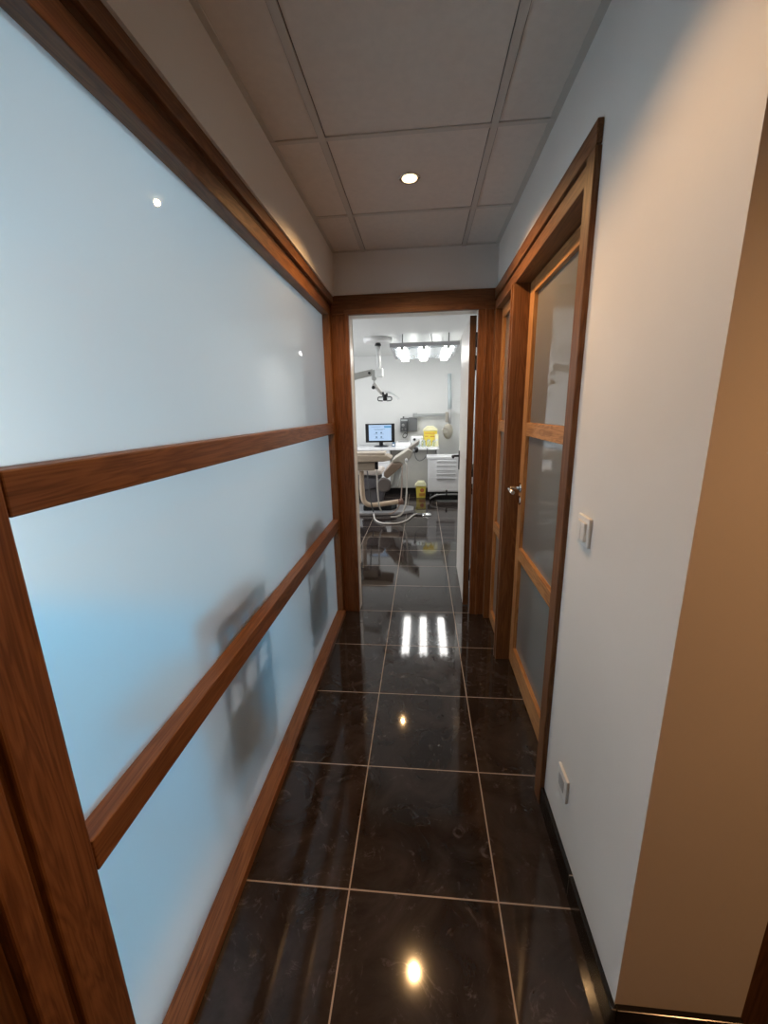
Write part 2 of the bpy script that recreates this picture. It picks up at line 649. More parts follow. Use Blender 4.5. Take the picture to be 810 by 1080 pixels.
for y in (3.7, 4.77, 5.84):
    wf.box(-2.68, -2.63, y, y + 0.06, 0.75, 2.15, 0.004)
wf.box(-2.68, -2.63, 3.7, 5.9, 0.75, 0.81, 0.004).box(-2.68, -2.63, 3.7, 5.9, 2.09, 2.15, 0.004)
struct('window_4', wf, LACQUER)

# ------------------------------------------------------------------ left glazed partition
g = struct_root('window_1', (-0.36, 1.0, 0))
MB().box(-0.405, -0.327, -0.06, 2.13 + .115, 2.076, 2.121, 0.002).build('header_board', wood('y'), g)
MB().box(-0.405, -0.343, -0.06, 2.245, 2.062, 2.076).build('header_groove', wood('y', 'dark'), g)
MB().box(-0.405, -0.343, 0.025, 2.180, 2.008, 2.062, 0.003).build('top_rail', wood('y'), g)
MB().box(-0.405, -0.345, 0.025, 2.180, 1.294, 1.360, 0.003).build('rail', wood('y'), g)
MB().box(-0.405, -0.345, 0.025, 2.180, 0.650, 0.716, 0.003).build('rail', wood('y'), g)
MB().box(-0.405, -0.327, 0.025, 2.180, 0.0, 0.036, 0.003).build('bottom_rail', wood('y'), g)
MB().box(-0.405, -0.345, 2.181, 2.249, 0.0, 2.062, 0.003).build('stile', wood('z'), g)
MB().box(-0.405, -0.345, -0.058, 0.024, 0.0, 2.062, 0.004).build('post', wood('z'), g)
MB().box(-0.405, -0.360, -0.072, -0.058, 0.0, 2.10).build('post_groove', wood('z', 'dark'), g)
MB().box(-0.405, -0.345, -0.113, -0.072, 0.0, 2.121, 0.004).build('post_casing', wood('z'), g)
for z0, z1 in ((0.036, 0.650), (0.716, 1.294), (1.360, 2.008)):
    etched(MB().box(-0.396, -0.388, 0.0245, 2.1805, z0, z1).build('pane', GLASS_L, g), 1)

# ------------------------------------------------------------------ end doorway casing + white door
g = struct_root('trim_6', (0.16, 2.25, 0))
MB().box(-0.345, -0.235, 2.232, 2.262, 0, 2.012, 0.003).build('casing_upright', wood('z', 'oak_shaded'), g)
MB().box(-0.262, -0.2348, 2.226, 2.236, 0, 2.020, 0.002).build('casing_bead', wood('z', 'oak_shaded'), g)
MB().box(0.560, 0.668, 2.232, 2.262, 0, 2.012, 0.003).build('casing_upright', wood('z', 'oak_shaded'), g)
MB().box(0.600, 0.615, 2.226, 2.236, 0, 2.012, 0.002).build('casing_bead', wood('z', 'oak_shaded'), g)
MB().box(-0.345, 0.668, 2.232, 2.262, 2.0125, 2.124, 0.003).build('casing_head', wood('x', 'oak_shaded'), g)
MB().box(-0.262, 0.60, 2.226, 2.236, 2.012, 2.046, 0.002).build('casing_bead', wood('x', 'oak_shaded'), g)
MB().box(-0.335, -0.2352, 2.262, 2.36, 0, 2.012).box(0.5752, 0.66, 2.262, 2.33, 0, 2.012).box(-0.335, 0.66, 2.262, 2.36, 2.0126, 2.12).build('jamb_lining', DOORWHITE, g)

dr = struct_root('door_2', (0.572, 2.365, 0))
LW = 0.76
A = Matrix.Translation((0.572, 2.365, 0)) @ Matrix.Rotation(rad(-1.2), 4, 'Z')
MB().box(-0.046, -0.008, 0.0, LW, 0.008, 2.005, 0.002, mtx=A).build('leaf', DOORWHITE, dr)
MB().box(-0.0475, -0.0065, -0.004, 0.001, 0.008, 2.005, 0.001, mtx=A).build('leaf_edge', wood('z', 'dark'), dr)
for z in (0.25, 1.02, 1.72, 1.86):
    MB().tube([A @ Vector((-0.004, -0.004, z - 0.045)), A @ Vector((-0.004, -0.004, z + 0.045))], 0.007, 10, False).build('hinge', DARK, dr)
MB().box(-0.0495, -0.0475, -0.006, 0.0, 0.90, 1.10, mtx=A).build('latch_plate', STEEL, dr)
hd = MB().box(-0.0545, -0.046, 0.68, 0.715, 0.93, 1.09, 0.002, mtx=A).build('handle', DARK, dr)
MB().tube([A @ Vector((-0.050, 0.70, 1.045)), A @ Vector((-0.095, 0.70, 1.045)), A @ Vector((-0.105, 0.68, 1.045)), A @ Vector((-0.105, 0.585, 1.045))], 0.010, 10, False).build('lever', DARK, hd)

# ------------------------------------------------------------------ right door unit: casing, mullion, sidelight, door leaf
g = struct_root('trim_7', (0.66, 1.5, 0))
MB().box(0.652, 0.76, 0.776, 0.838, 0, 2.062, 0.003).build('casing_upright', wood('z'), g)
MB().box(0.652, 0.668, 0.776, 2.231, 2.064, 2.119, 0.003).build('casing_head', wood('y'), g)
MB().box(0.664, 0.76, 0.838, 2.231, 2.052, 2.064).build('head_groove', wood('y', 'dark'), g)
MB().box(0.656, 0.76, 0.838, 2.231, 2.000, 2.052, 0.003).build('frame_head', wood('y'), g)
MB().box(0.652, 0.76, 1.690, 1.758, 0, 2.000, 0.003).build('mullion', wood('z'), g)
MB().box(0.647, 0.653, 1.712, 1.736, 0, 2.000, 0.002).build('mullion_bead', wood('z'), g)
MB().box(0.652, 0.76, 2.178, 2.231, 0, 2.000, 0.003).build('casing_upright', wood('z'), g)


def leaf(g, y0, y1, x0, x1, stile, names, ztop, zr):
    MB().box(x0, x1, y0, y0 + stile, 0.008, ztop, 0.002).build('stile', wood('z', 'honey'), g)
    MB().box(x0, x1, y1 - stile, y1, 0.008, ztop, 0.002).build('stile', wood('z', 'honey'), g)
    a, b_ = y0 + stile + .0005, y1 - stile - .0005
    MB().box(x0, x1, a, b_, 0.008, zr[0], 0.002).build('bottom_rail', wood('y', 'honey'), g)
    MB().box(x0, x1, a, b_, 0.650, 0.716, 0.002).build('rail', wood('y', 'honey'), g)
    MB().box(x0, x1, a, b_, 1.296, 1.360, 0.002).build('rail', wood('y', 'honey'), g)
    MB().box(x0, x1, a, b_, zr[1], ztop, 0.002).build('top_rail', wood('y', 'honey'), g)
    xm = x0 + 0.018
    for z0, z1 in ((zr[0], 0.650), (0.716, 1.296), (1.360, zr[1])):
        etched(MB().box(xm, xm + 0.008, a, b_, z0, z1).build('pane', GLASS_R, g), -1)


g = struct_root('door_1', (0.74, 1.26, 0))
leaf(g, 0.842, 1.686, 0.728, 0.768, 0.075, None, 1.996, (0.125, 1.938))
hd = MB().lathe((0.728, 1.645, 1.03), [(0.026, 0), (0.026, 0.006), (0.018, 0.010)], 20, Matrix.Rotation(rad(-90), 4, 'Y')).build('handle', CHROME, g)
MB().tube([(0.720, 1.645, 1.03), (0.672, 1.645, 1.03), (0.664, 1.637, 1.03), (0.664, 1.53, 1.028)], 0.010, 12, False).build('lever', CHROME, hd)
MB().lathe((0.728, 1.645, 0.965), [(0.024, 0), (0.024, 0.005), (0.012, 0.008)], 20, Matrix.Rotation(rad(-90), 4, 'Y')).build('keyhole_rose', CHROME, g)
g = struct_root('window_2', (0.71, 1.97, 0))
leaf(g, 1.759, 2.177, 0.690, 0.730, 0.040, None, 1.999, (0.085, 1.945))

# ================================================================== CORRIDOR THINGS
# recessed downlight with its own lamp


def downlight(x, y, z, label, power, group=None, cone=146, glow=True, col=WARM):
    t = thing('ceiling_downlight', label, 'ceiling light', (x, y, z), group)
    MB().lathe((x, y, z - 0.004), [(0.035, 0.0015), (0.043, 0.0005), (0.045, 0.003), (0.043, 0.0045), (0.035, 0.0045)], 28).build('bezel', CHROME, t)
    MB().lathe((x, y, z - 0.0035), [(0.004, -0.0045), (0.018, -0.004), (0.031, -0.002), (0.034, 0.003)], 28).build('bulb', BULB, t)
    d = bpy.data.lights.new('downlight_lamp', 'SPOT')
    d.energy = power
    d.color = col
    d.spot_size = rad(cone)
    d.spot_blend = 0.5
    d.shadow_soft_size = 0.012
    o = bpy.data.objects.new('downlight_lamp', d)
    COL.objects.link(o)
    o.location = (0, 0, -0.022)
    o.parent = t
    return t


downlight(SPOT[0], SPOT[1], H, 'lit round recessed downlight in the corridor ceiling panel', 48)
downlight(0.169, 0.31, H, 'round recessed downlight above the near end of the corridor', 17, cone=126)
downlight(1.75, -0.55, H, 'round recessed downlight in the hall ceiling', 80, col=(1.0, 0.50, 0.21))
downlight(-0.015, 3.86, H + 0.01, 'round recessed downlight in the surgery ceiling just past the doorway', 6)

# light switch on right wall
t = thing('light_switch', 'white double rocker light switch on the wall beside the glazed door', 'light switch', (0.668, 0.642, 1.10))
MB().box(0.659, 0.668, 0.602, 0.682, 1.058, 1.140, 0.003).build('plate', WHITE_PLASTIC, t)
for y in (0.617, 0.643):
    MB().box(0.653, 0.660, y, y + 0.0245, 1.073, 1.125, 0.002).build('rocker', WHITE_PLASTIC, t)
t = thing('wall_socket', 'small white wall socket low on the wall above the black skirting', 'socket', (0.668, 0.61, 0.282))
MB().box(0.659, 0.668, 0.570, 0.650, 0.242, 0.324, 0.003).build('plate', WHITE_PLASTIC, t)
MB().box(0.6575, 0.660, 0.590, 0.630, 0.262, 0.304, 0.002).build('socket_insert', SHADE_PLASTIC, t)

# two chairs behind the frosted glass


def waiting_chair(y0, label):
    """seat faces away from the glass (towards -x); back next to the partition"""
    t = thing('waiting_chair', label, 'chair', (-0.66, y0 + 0.2, 0), 'pierced-back chairs behind the frosted glass')
    w = 0.38
    bk = MB()
    xb = -0.445
    # pierced back: top board, uprights and cross bars
    bk.box(xb - 0.022, xb, y0, y0 + w, 0.715, 0.815, 0.006)
    for k in range(4):
        yy = y0 + k * (w - 0.038) / 3
        bk.box(xb - 0.020, xb - 0.001, yy, yy + 0.038, 0.44, 0.72, 0.004)
    for z in (0.575, 0.445):
        bk.box(xb - 0.020, xb - 0.001, y0, y0 + w, z, z + 0.045, 0.004)
    bk.build('backrest', CHAIR_BROWN, t)
    MB().box(xb - 0.36, xb - 0.03, y0 - 0.005, y0 + w + 0.005, 0.43, 0.455, 0.01).build('seat', plain('chair_seat', (0.36, 0.46, 0.50), 0.5), t)
    MB().box(xb - 0.03, xb - 0.006, y0 + 0.0, y0 + w, 0.12, 0.43, 0.004).build('back_panel', CHAIR_GREY, t)
    for x in (xb - 0.34, xb - 0.035):
        for y in (y0 + 0.015, y0 + w - 0.015):
            MB().tube([(x, y, 0), (x, y, 0.435)], 0.014, 10, False).build('leg', CHAIR_GREY, t)
    return t


c1 = waiting_chair(0.575, 'nearer of two dark chairs seen blurred behind the frosted glass')
c2 = copy_tree(c1)
c2.location.y += 0.94
c2['label'] = 'farther chair blurred behind the frosted glass, next to the doorway'

# ================================================================== SURGERY THINGS
# worktop on panels
t = thing('worktop', 'long white worktop against the back wall of the surgery', 'worktop', (-0.5, 6.75, 0))
MB().prism([(-1.9, 6.42), (0.44, 6.42), (0.49, 6.44), (0.51, 6.49), (0.51, 7.045), (-1.9, 7.045)], 'z', 0.79, 0.832, 0.006).build('top', LACQUER, t)
MB().box(-1.9, 0.44, 6.56, 6.58, 0.12, 0.79).build('front_panel', PANEL_GREY, t)
MB().box(-1.9, 0.44, 6.60, 6.62, 0.0, 0.118).build('kickboard', BLACK, t)
MB().box(0.47, 0.50, 6.50, 7.04, 0.0, 0.79, 0.003).build('end_panel', LACQUER, t)
t = thing('drawer_pedestal', 'white drawer unit under the worktop behind the treatment chair', 'drawer unit', (-0.55, 6.5, 0))
MB().box(-0.92, -0.32, 6.45, 6.558, 0.13, 0.785, 0.004).build('body', LACQUER, t)
for k in range(3):
    d = MB().box(-0.91, -0.33, 6.437, 6.45, 0.15 + k * 0.21, 0.34 + k * 0.21, 0.003).build('drawer', LACQUER, t)
    MB().box(-0.72, -0.52, 6.422, 6.437, 0.29 + k * 0.21, 0.302 + k * 0.21, 0.002).build('handle', STEEL, d)

# monitor
t = thing('computer_monitor', 'black flat-screen monitor showing a pale blue page on the worktop', 'monitor', (-0.49, 6.72, 0.832))
MB().box(-0.765, -0.255, 6.70, 6.74, 0.905, 1.225, 0.006).build('bezel', BLACK, t)
scr = MB().box(-0.705, -0.310, 6.697, 6.701, 0.935, 1.205).build('screen', SCREEN, t)
MB().box(-0.435, -0.315, 6.695, 6.698, 1.155, 1.185).build('page_banner', HEADER, scr)
for x in (-0.585, -0.50):
    for z in (1.06, 0.985):
        MB().box(x, x + 0.028, 6.695, 6.698, z, z + 0.022).build('page_icon', ICON, scr)
for z, x0, x1 in ((1.17, -0.66, -0.50), (1.13, -0.62, -0.42), (1.115, -0.60, -0.46), (1.045, -0.62, -0.55), (1.045, -0.51, -0.44), (0.972, -0.60, -0.55), (0.972, -0.51, -0.45)):
    MB().box(x0, x1, 6.6955, 6.698, z, z + 0.004).build('page_line', ICON, scr)
MB().box(-0.53, -0.46, 6.715, 6.735, 0.85, 0.92, 0.004).build('neck', BLACK, t)
MB().lathe((-0.495, 6.71, 0.832), [(0.13, 0), (0.13, 0.008), (0.09, 0.018), (0.03, 0.024)], 28).build('foot', BLACK, t)
t = thing('small_box', 'small blue-grey box on the worktop at the right of the monitor', 'box', (-0.27, 6.66, 0.832))
MB().box(-0.295, -0.245, 6.62, 6.70, 0.832, 0.905, 0.005).build('casing', plain('blue_grey', (0.10, 0.18, 0.28), 0.5), t)
MB().box(-0.290, -0.250, 6.617, 6.621, 0.85, 0.88).build('sticker', LACQUER, t)

# flat instrument unit
t = thing('instrument_unit', 'low white instrument unit with grey top on the worktop below the wall panel', 'instrument unit', (-0.09, 6.66, 0.832))
MB().prism([(6.55, 0.832), (6.80, 0.832), (6.80, 0.92), (6.62, 0.90), (6.55, 0.86)], 'x', -0.225, 0.02, 0.004).build('body', LACQUER, t)
MB().box(-0.19, -0.01, 6.66, 6.79, 0.905, 0.925, 0.003).build('keypad', plain('keypad_grey', (0.35, 0.36, 0.36), 0.5), t)
# bench device with a black knob
t = thing('bench_device', 'white rounded bench device with a dark lens behind the headrest', 'device', (0.10, 6.80, 0.832))
MB().box(0.02, 0.24, 6.72, 6.94, 0.832, 1.00, 0.03, 4).build('casing', LACQUER, t)
MB().lathe((0.09, 6.72, 0.945), [(0.022, 0), (0.022, 0.012), (0.012, 0.018)], 18, Matrix.Rotation(rad(90), 4, 'X')).build('lens', DARK, t)

# wall-mounted control panel
t = thing('wall_control_panel', 'dark grey control panel with dials mounted on the back wall', 'control panel', (0.0, 7.05, 1.2))
MB().box(-0.165, -0.02, 6.98, 7.05, 1.075, 1.305, 0.006).build('dial_box', DEVICE, t)
MB().box(-0.018, 0.135, 6.99, 7.05, 1.075, 1.315, 0.004).build('cover_plate', plain('cover_grey', (0.14, 0.145, 0.15), 0.4), t)
for x, z, r in ((-0.118, 1.185, 0.026), (-0.135, 1.115, 0.013), (-0.075, 1.115, 0.013)):
    MB().lathe((x, 6.98, z), [(r, 0), (r, 0.012), (r * .7, 0.016)], 18, Matrix.Rotation(rad(90), 4, 'X')).build('dial', STEEL, t)
MB().box(-0.152, -0.040, 6.977, 6.981, 1.255, 1.283).build('display', plain('display_pale', (0.4, 0.42, 0.42), 0.3), t)
MB().box(-0.125, -0.098, 7.0, 7.04, 1.305, 1.335, 0.004).build('button', DEVICE, t)
MB().tube([(-0.05, 6.975, 1.24), (-0.045, 6.962, 1.12), (-0.045, 6.96, 1.02), (-0.075, 6.96, 0.965), (-0.115, 6.96, 0.97), (-0.12, 6.962, 1.01), (-0.085, 6.962, 1.045), (-0.05, 6.962, 1.03)], 0.007, 8).build('cable', DARK, t)

# yellow sharps bin on the worktop
t = thing('sharps_bin', 'yellow clinical waste tub with a pale lid on the worktop', 'waste bin', (0.36, 6.83, 0.832))
MB().prism([(0.265, 0.832), (0.465, 0.832), (0.485, 1.085), (0.245, 1.085)], 'y', 6.73, 6.94, 0.008).build('tub', YELLOW, t)
MB().prism([(0.235, 1.086), (0.495, 1.086), (0.485, 1.115), (0.42, 1.165), (0.31, 1.165), (0.245, 1.115)], 'y', 6.715, 6.955, 0.006).build('lid', PALE_YELLOW, t)
MB().box(0.27, 0.44, 6.726, 6.731, 1.04, 1.05).box(0.27, 0.33, 6.726, 6.731, 0.99, 1.00).box(0.36, 0.45, 6.726, 6.731, 0.985, 0.995).build('printed_lines', LABEL_RED, t)
# jars on the worktop
JX = [(0.155, 6.56, 0.034, 0.085), (0.245, 6.55, 0.036, 0.095), (0.335, 6.55, 0.036, 0.095), (0.42, 6.57, 0.030, 0.08)]
JL = ['leftmost small glass jar in front of the yellow tub, beside the headrest', 'second glass jar from the headrest, in front of the yellow tub',
      'third glass jar from the headrest, in front of the yellow tub', 'rightmost and smallest glass jar near the end of the worktop']
for (x, y, r, h), lb in zip(JX, JL):
    t = thing('glass_jar', lb, 'jar', (x, y, 0.832), 'glass jars on the worktop')
    MB().lathe((x, y, 0.832), [(r * .9, 0), (r, 0.006), (r, h), (r * .8, h + 0.008)], 18).build('body', JAR, t)
    MB().lathe((x, y, 0.840 + h), [(r * .85, 0), (r * .85, 0.012), (r * .25, 0.014), (r * .25, 0.028)], 18).build('lid', STEEL, t)
# pale box behind the jars
t = thing('glove_box', 'pale cream glove box standing at the right end of the worktop', 'box', (0.475, 6.75, 0.832))
MB().box(0.44, 0.50, 6.58, 6.70, 0.832, 1.03, 0.004).build('carton', PALE_YELLOW, t)
MB().lathe((0.47, 6.58, 0.94), [(0.018, 0), (0.018, 0.002)], 16, Matrix.Rotation(rad(90), 4, 'X')).build('opening', LACQUER, t)

# X-ray arm on back wall
t = thing('xray_arm', 'grey wall-mounted x-ray arm with hanging pale tube and beige head', 'x-ray unit', (0.70, 7.05, 1.33))
MB().box(0.06, 0.72, 6.93, 6.98, 1.325, 1.375, 0.006).build('wall_rail', plain('arm_grey', (0.33, 0.35, 0.35), 0.4), t)
MB().box(0.06, 0.14, 6.98, 7.05, 1.30, 1.39, 0.005).build('bracket', SHADE_PLASTIC, t)
MB().tube([(0.70, 6.86, 1.45), (0.685, 6.86, 2.03)], 0.033, 16, False).build('upper_tube', plain('tube_pale', (0.48, 0.54, 0.56), 0.35), t)
MB().tube([(0.70, 6.86, 1.19), (0.70, 6.86, 1.45)], [0.026, 0.030], 14, False).build('lower_arm', SHADE_PLASTIC, t)
MB().box(0.625, 0.675, 6.82, 6.93, 1.22, 1.40, 0.012, 3).build('joint_housing', plain('joint_taupe', (0.36, 0.33, 0.28), 0.5), t)
hdm = MB().ball((0.670, 6.80, 1.07), 0.085, 0.085, 0.135, 20).build('tube_head', plain('head_beige', (0.40, 0.37, 0.30), 0.45), t)
MB().tube([(0.625, 6.74, 1.10), (0.61, 6.62, 1.09)], [0.05, 0.045], 18, False).build('aiming_cone', plain('cone_taupe', (0.30, 0.28, 0.23), 0.5), hdm)

# drawer trolley
t = thing('drawer_trolley', 'white drawer trolley with moulded handles, at the doorway edge of the surgery', 'trolley', (0.63, 6.20, 0))
MB().box(0.315, 0.895, 6.045, 6.40, 0.145, 0.682, 0.004).build('body', LACQUER, t)
MB().box(0.295, 0.915, 6.015, 6.41, 0.684, 0.715, 0.006).build('top', LACQUER, t)
for k, (z0, z1) in enumerate(((0.60, 0.665), (0.53, 0.596), (0.462, 0.526), (0.395, 0.458), (0.165, 0.391))):
    d = MB().box(0.325, 0.885, 6.031, 6.045, z0, z1, 0.003).build('drawer', LACQUER, t)
    zt = z1 - 0.010
    MB().prism([(6.000, zt), (6.000, zt - 0.008), (6.031, zt - 0.036), (6.031, zt)], 'x', 0.455, 0.755, 0.002).build('handle', LACQUER, d)
MB().box(0.36, 0.86, 6.06, 6.38, 0.115, 0.144, 0.004).build('underframe', BLACK, t)
MB().tube([(0.345, 5.985, 0.045), (0.40, 5.99, 0.080), (0.48, 6.0, 0.105), (0.60, 6.0, 0.112), (0.90, 6.0, 0.112)], 0.014, 12).build('curved_foot_bar', plain('bar_grey', (0.25, 0.25, 0.25), 0.35, 0.4), t)
for x in (0.36, 0.88):
    for y in (6.01, 6.36):
        c = MB().tube([(x, y, 0.06), (x, y, 0.118)], 0.013, 10, False).build('caster', DARK, t)
        MB().tube([(x - 0.014, y + 0.008, 0.034), (x + 0.014, y + 0.008, 0.034)], 0.034, 18, False).build('wheel', BLACK, c)
MB().box(0.39, 0.87, 6.02, 6.04, 0.02, 0.098, 0.004).build('kick_plate', BLACK, t)
MB().box(0.60, 0.625, 5.985, 6.02, 0.10, 0.185, 0.004).build('foot_lever', DARK, t)
# yellow floor bin
t = thing('waste_bin', 'square yellow clinical waste container on the floor beside the trolley', 'waste bin', (0.215, 6.36, 0))
MB().prism([(0.130, 0), (0.277, 0), (0.288, 0.200), (0.120, 0.200)], 'y', 6.27, 6.43, 0.006).build('tub', YELLOW, t)
MB().prism([(0.100, 0.201), (0.292, 0.201), (0.286, 0.222), (0.255, 0.27), (0.155, 0.27), (0.106, 0.222)], 'y', 6.25, 6.45, 0.005).build('lid', PALE_YELLOW, t)
MB().lathe((0.222, 6.27, 0.13), [(0.034, 0), (0.034, 0.003)], 20, Matrix.Rotation(rad(90), 4, 'X')).build('warning_disc', LABEL_RED, t)
for k in range(4):
    MB().box(0.175, 0.27, 6.265, 6.271, 0.035 + k * 0.013, 0.040 + k * 0.013).build('printed_line', LABEL_RED, t)
# stool leg tip by the door
# ceiling lamp fixture with three tubes
FX0, FX1, FY0, FY1, FZ = -0.19, 0.69, 5.02, 6.25, 2.215
t = thing('ceiling_lamp', 'suspended rectangular surgery lamp with three bright tubes', 'ceiling lamp', (0.25, 5.6, H))
fr = MB()
fr.box(FX0, FX1, FY0, FY0 + 0.035, FZ, FZ + 0.05, 0.004).box(FX0, FX1, FY1 - 0.035, FY1, FZ, FZ + 0.05, 0.004)
fr.box(FX0, FX0 + 0.035, FY0 + 0.0345, FY1 - 0.0345, FZ, FZ + 0.05, 0.004).box(FX1 - 0.035, FX1, FY0 + 0.0345, FY1 - 0.0345, FZ, FZ + 0.05, 0.004)
fr.build('frame', plain('frame_grey', (0.42, 0.42, 0.44), 0.4), t)
for x in (-0.035, 0.245, 0.555):
    tu = MB().box(x - 0.055, x + 0.055, FY0 + 0.06, FY1 - 0.06, FZ - 0.045, FZ - 0.005, 0.015, 3).build('light_tube', TUBE_GLOW, t)
    MB().box(x - 0.055, x + 0.055, FY0 + 0.05, FY1 - 0.05, FZ + 0.001, FZ + 0.006, 0.001).build('reflector', LACQUER, tu)  # unseen plate added over each tube to hold back glow on the ceiling
    MB().box(x - 0.022, x + 0.022, FY0 + 0.036, FY0 + 0.06, FZ - 0.03, FZ + 0.01, 0.002).build('tube_holder', SHADE_PLASTIC, tu)
    MB().box(x - 0.022, x + 0.022, FY1 - 0.06, FY1 - 0.036, FZ - 0.03, FZ + 0.01, 0.002).build('tube_holder', SHADE_PLASTIC, tu)
for x0, x1 in ((-0.150, -0.10), (0.035, 0.175), (0.32, 0.485), (0.625, 0.65)):
    MB().box(x0, x1, FY0 + 0.05, FY1 - 0.05, FZ - 0.012, FZ + 0.004, 0.003).build('diffuser', PRISM, t)
for x, y in ((-0.03, FY0 + 0.05), (0.555, FY0 + 0.05), (-0.03, FY1 - 0.05), (0.555, FY1 - 0.05)):
    MB().tube([(x, y, FZ + 0.05), (x, y, H + 0.01)], 0.006, 8, False).build('hanging_rod', DARK, t)
MB().tube([(0.36, FY0 + 0.08, FZ + 0.05), (0.345, FY0 + 0.09, FZ + 0.09), (0.335, FY0 + 0.10, H + 0.01)], 0.004, 8).build('power_cable', DARK, t)

# dental operating lamp on ceiling arm
t = thing('operating_lamp', 'white articulated operating lamp hanging from a ceiling disc at the left', 'operating lamp', (-0.367, 5.30, H + 0.01))
MB().lathe((-0.367, 5.30, H - 0.050), [(0.17, 0.0), (0.190, 0.012), (0.195, 0.060)], 36).build('ceiling_disc', plain('disc_white', (0.7, 0.7, 0.69), 0.4), t)
MB().lathe((-0.367, 5.30, H - 0.088), [(0.042, 0), (0.042, 0.018), (0.03, 0.038)], 20).build('collar', DARK, t)
LAMP_W = plain('lamp_white', (0.60, 0.61, 0.60), 0.35)
MB().tube([(-0.353, 5.30, 1.951), (-0.367, 5.30, H - 0.085)], [0.025, 0.032], 18, False).build('drop_tube', LAMP_W, t)
MB().box(-0.410, -0.306, 5.25, 5.35, 1.880, 1.993, 0.010, 3).build('pivot_housing', plain('housing_white', (0.78, 0.80, 0.79), 0.35), t)
MB().box(-0.462, -0.400, 5.265, 5.335, 1.846, 1.979, 0.012, 3).build('knuckle', plain('knuckle_grey', (0.40, 0.41, 0.39), 0.4), t)
a = MB().prism([(-0.443, 1.989), (-0.443, 1.908), (-0.983, 1.799), (-0.983, 1.889)], 'y', 5.267, 5.333, 0.006).build('balance_arm', plain('arm_warm_grey', (0.38, 0.38, 0.35), 0.4), t)
MB().lathe((-0.490, 5.267, 1.936), [(0.017, 0), (0.017, 0.012)], 14, Matrix.Rotation(rad(90), 4, 'X')).build('pivot_cap', DARK, a)
MB().tube([(-0.429, 5.30, 1.856), (-0.429, 5.30, 1.780)], 0.020, 12, False).build('swivel', LAMP_W, t)
a2 = MB().tube([(-0.438, 5.28, 1.790), (-0.291, 5.24, 1.633)], [0.030, 0.021], 14, False).build('lower_arm', plain('arm_taupe', (0.40, 0.39, 0.36), 0.4), t)
MB().lathe((-0.438, 5.26, 1.747), [(0.023, 0), (0.023, 0.02)], 14, Matrix.Rotation(rad(90), 4, 'X')).build('pivot_cap', DARK, a2)
hm = MB().box(-0.305, -0.249, 5.18, 5.26, 1.567, 1.652, 0.010, 3)
hm.box(-0.315, -0.291, 5.20, 5.24, 1.619, 1.685, 0.005).box(-0.265, -0.242, 5.20, 5.24, 1.619, 1.667, 0.005)
hm.build('lamp_head', BLACK, t)
pr = []
for k in range(9):
    a_ = k / 8
    pr.append((-0.258 + 0.16 * a_, 1.690 - 0.088 * a_ * a_))
poly = pr + [(x - 0.004, z - 0.020) for x, z in pr[::-1]]
MB().prism(poly, 'y', 5.15, 5.31).build('reflector', plain('reflector_white', (0.84, 0.89, 0.90), 0.2), t)
for s in (-1, 1):
    xc = -0.277
    MB().tube([(xc + s * 0.028, 5.165, 1.617), (xc + s * 0.080, 5.155, 1.617), (xc + s * 0.091, 5.155, 1.608), (xc + s * 0.093, 5.155, 1.581), (xc + s * 0.083, 5.155, 1.570), (xc + s * 0.028, 5.165, 1.566)], 0.008, 10, False).build('grip_handle', DEVICE, t)

# ------------------------------------------------------------------ dental chair
t = thing('dental_chair', 'beige dental treatment chair with raised backrest in the surgery', 'dental chair', (-0.35, 5.3, 0))
bp_ = MB()
bp_.prism([(-0.80, 5.02), (-0.10, 5.10), (0.10, 5.24), (0.10, 5.46), (-0.10, 5.58), (-0.80, 5.62)], 'z', 0.0, 0.045, 0.012)
bp_.build('base_plate', plain('base_grey', (0.32, 0.32, 0.33), 0.4), t)
MB().prism([(-0.62, 5.16), (-0.22, 5.18), (-0.14, 5.3), (-0.22, 5.46), (-0.62, 5.48)], 'z', 0.045, 0.12, 0.015).build('base_cover', BLACK, t)
MB().prism([(-0.66, 0.12), (-0.36, 0.12), (-0.30, 0.36), (-0.64, 0.36)], 'y', 5.26, 5.46, 0.02).build('lift_column', GREY_UP, t)
# seat (runs to the left, foot end away)
MB().prism([(-1.55, 0.60), (-0.42, 0.545), (-0.33, 0.57), (-0.36, 0.625), (-0.60, 0.64), (-1.55, 0.68)], 'y', 5.20, 5.68, 0.025).build('seat', plain('seat_cream', (0.66, 0.60, 0.55), 0.5), t)
MB().prism([(-1.30, 0.36), (-0.55, 0.335), (-0.41, 0.37), (-0.38, 0.50), (-1.35, 0.56)], 'y', 5.22, 5.66, 0.02).build('seat_shell', GREY_UP, t)
MB().lathe((-0.315, 5.20, 0.42), [(0.085, 0), (0.105, 0.012), (0.105, 0.035), (0.08, 0.05)], 28, Matrix.Rotation(rad(90), 4, 'X')).build('pivot_cover', plain('pivot_taupe', (0.17, 0.15, 0.14), 0.45), t)
# backrest: lower padded block and upper slab leaning up to the right
bk = MB().prism([(-0.320, 0.595), (-0.315, 0.535), (-0.262, 0.505), (-0.045, 0.690), (-0.075, 0.728), (-0.20, 0.722)], 'y', 5.19, 5.68, 0.018).build('backrest', TAUPE_UP, t)
MB().prism([(-0.195, 0.770), (-0.20, 0.730), (-0.085, 0.732), (-0.040, 0.697), (0.066, 0.797), (0.092, 0.875), (0.041, 0.918)], 'y', 5.20, 5.66, 0.016).build('upper_pad', BEIGE_UP, bk)
MB().prism([(0.022, 0.925), (0.066, 0.890), (0.176, 0.962), (0.185, 1.028)], 'y', 5.26, 5.56, 0.012).build('headrest', plain('headrest_grey', (0.32, 0.30, 0.27), 0.5), t)
MB().tube([(0.07, 5.25, 0.86), (0.125, 5.24, 0.89), (0.155, 5.25, 0.95)], 0.016, 10).build('headrest_arm', STEEL, t)
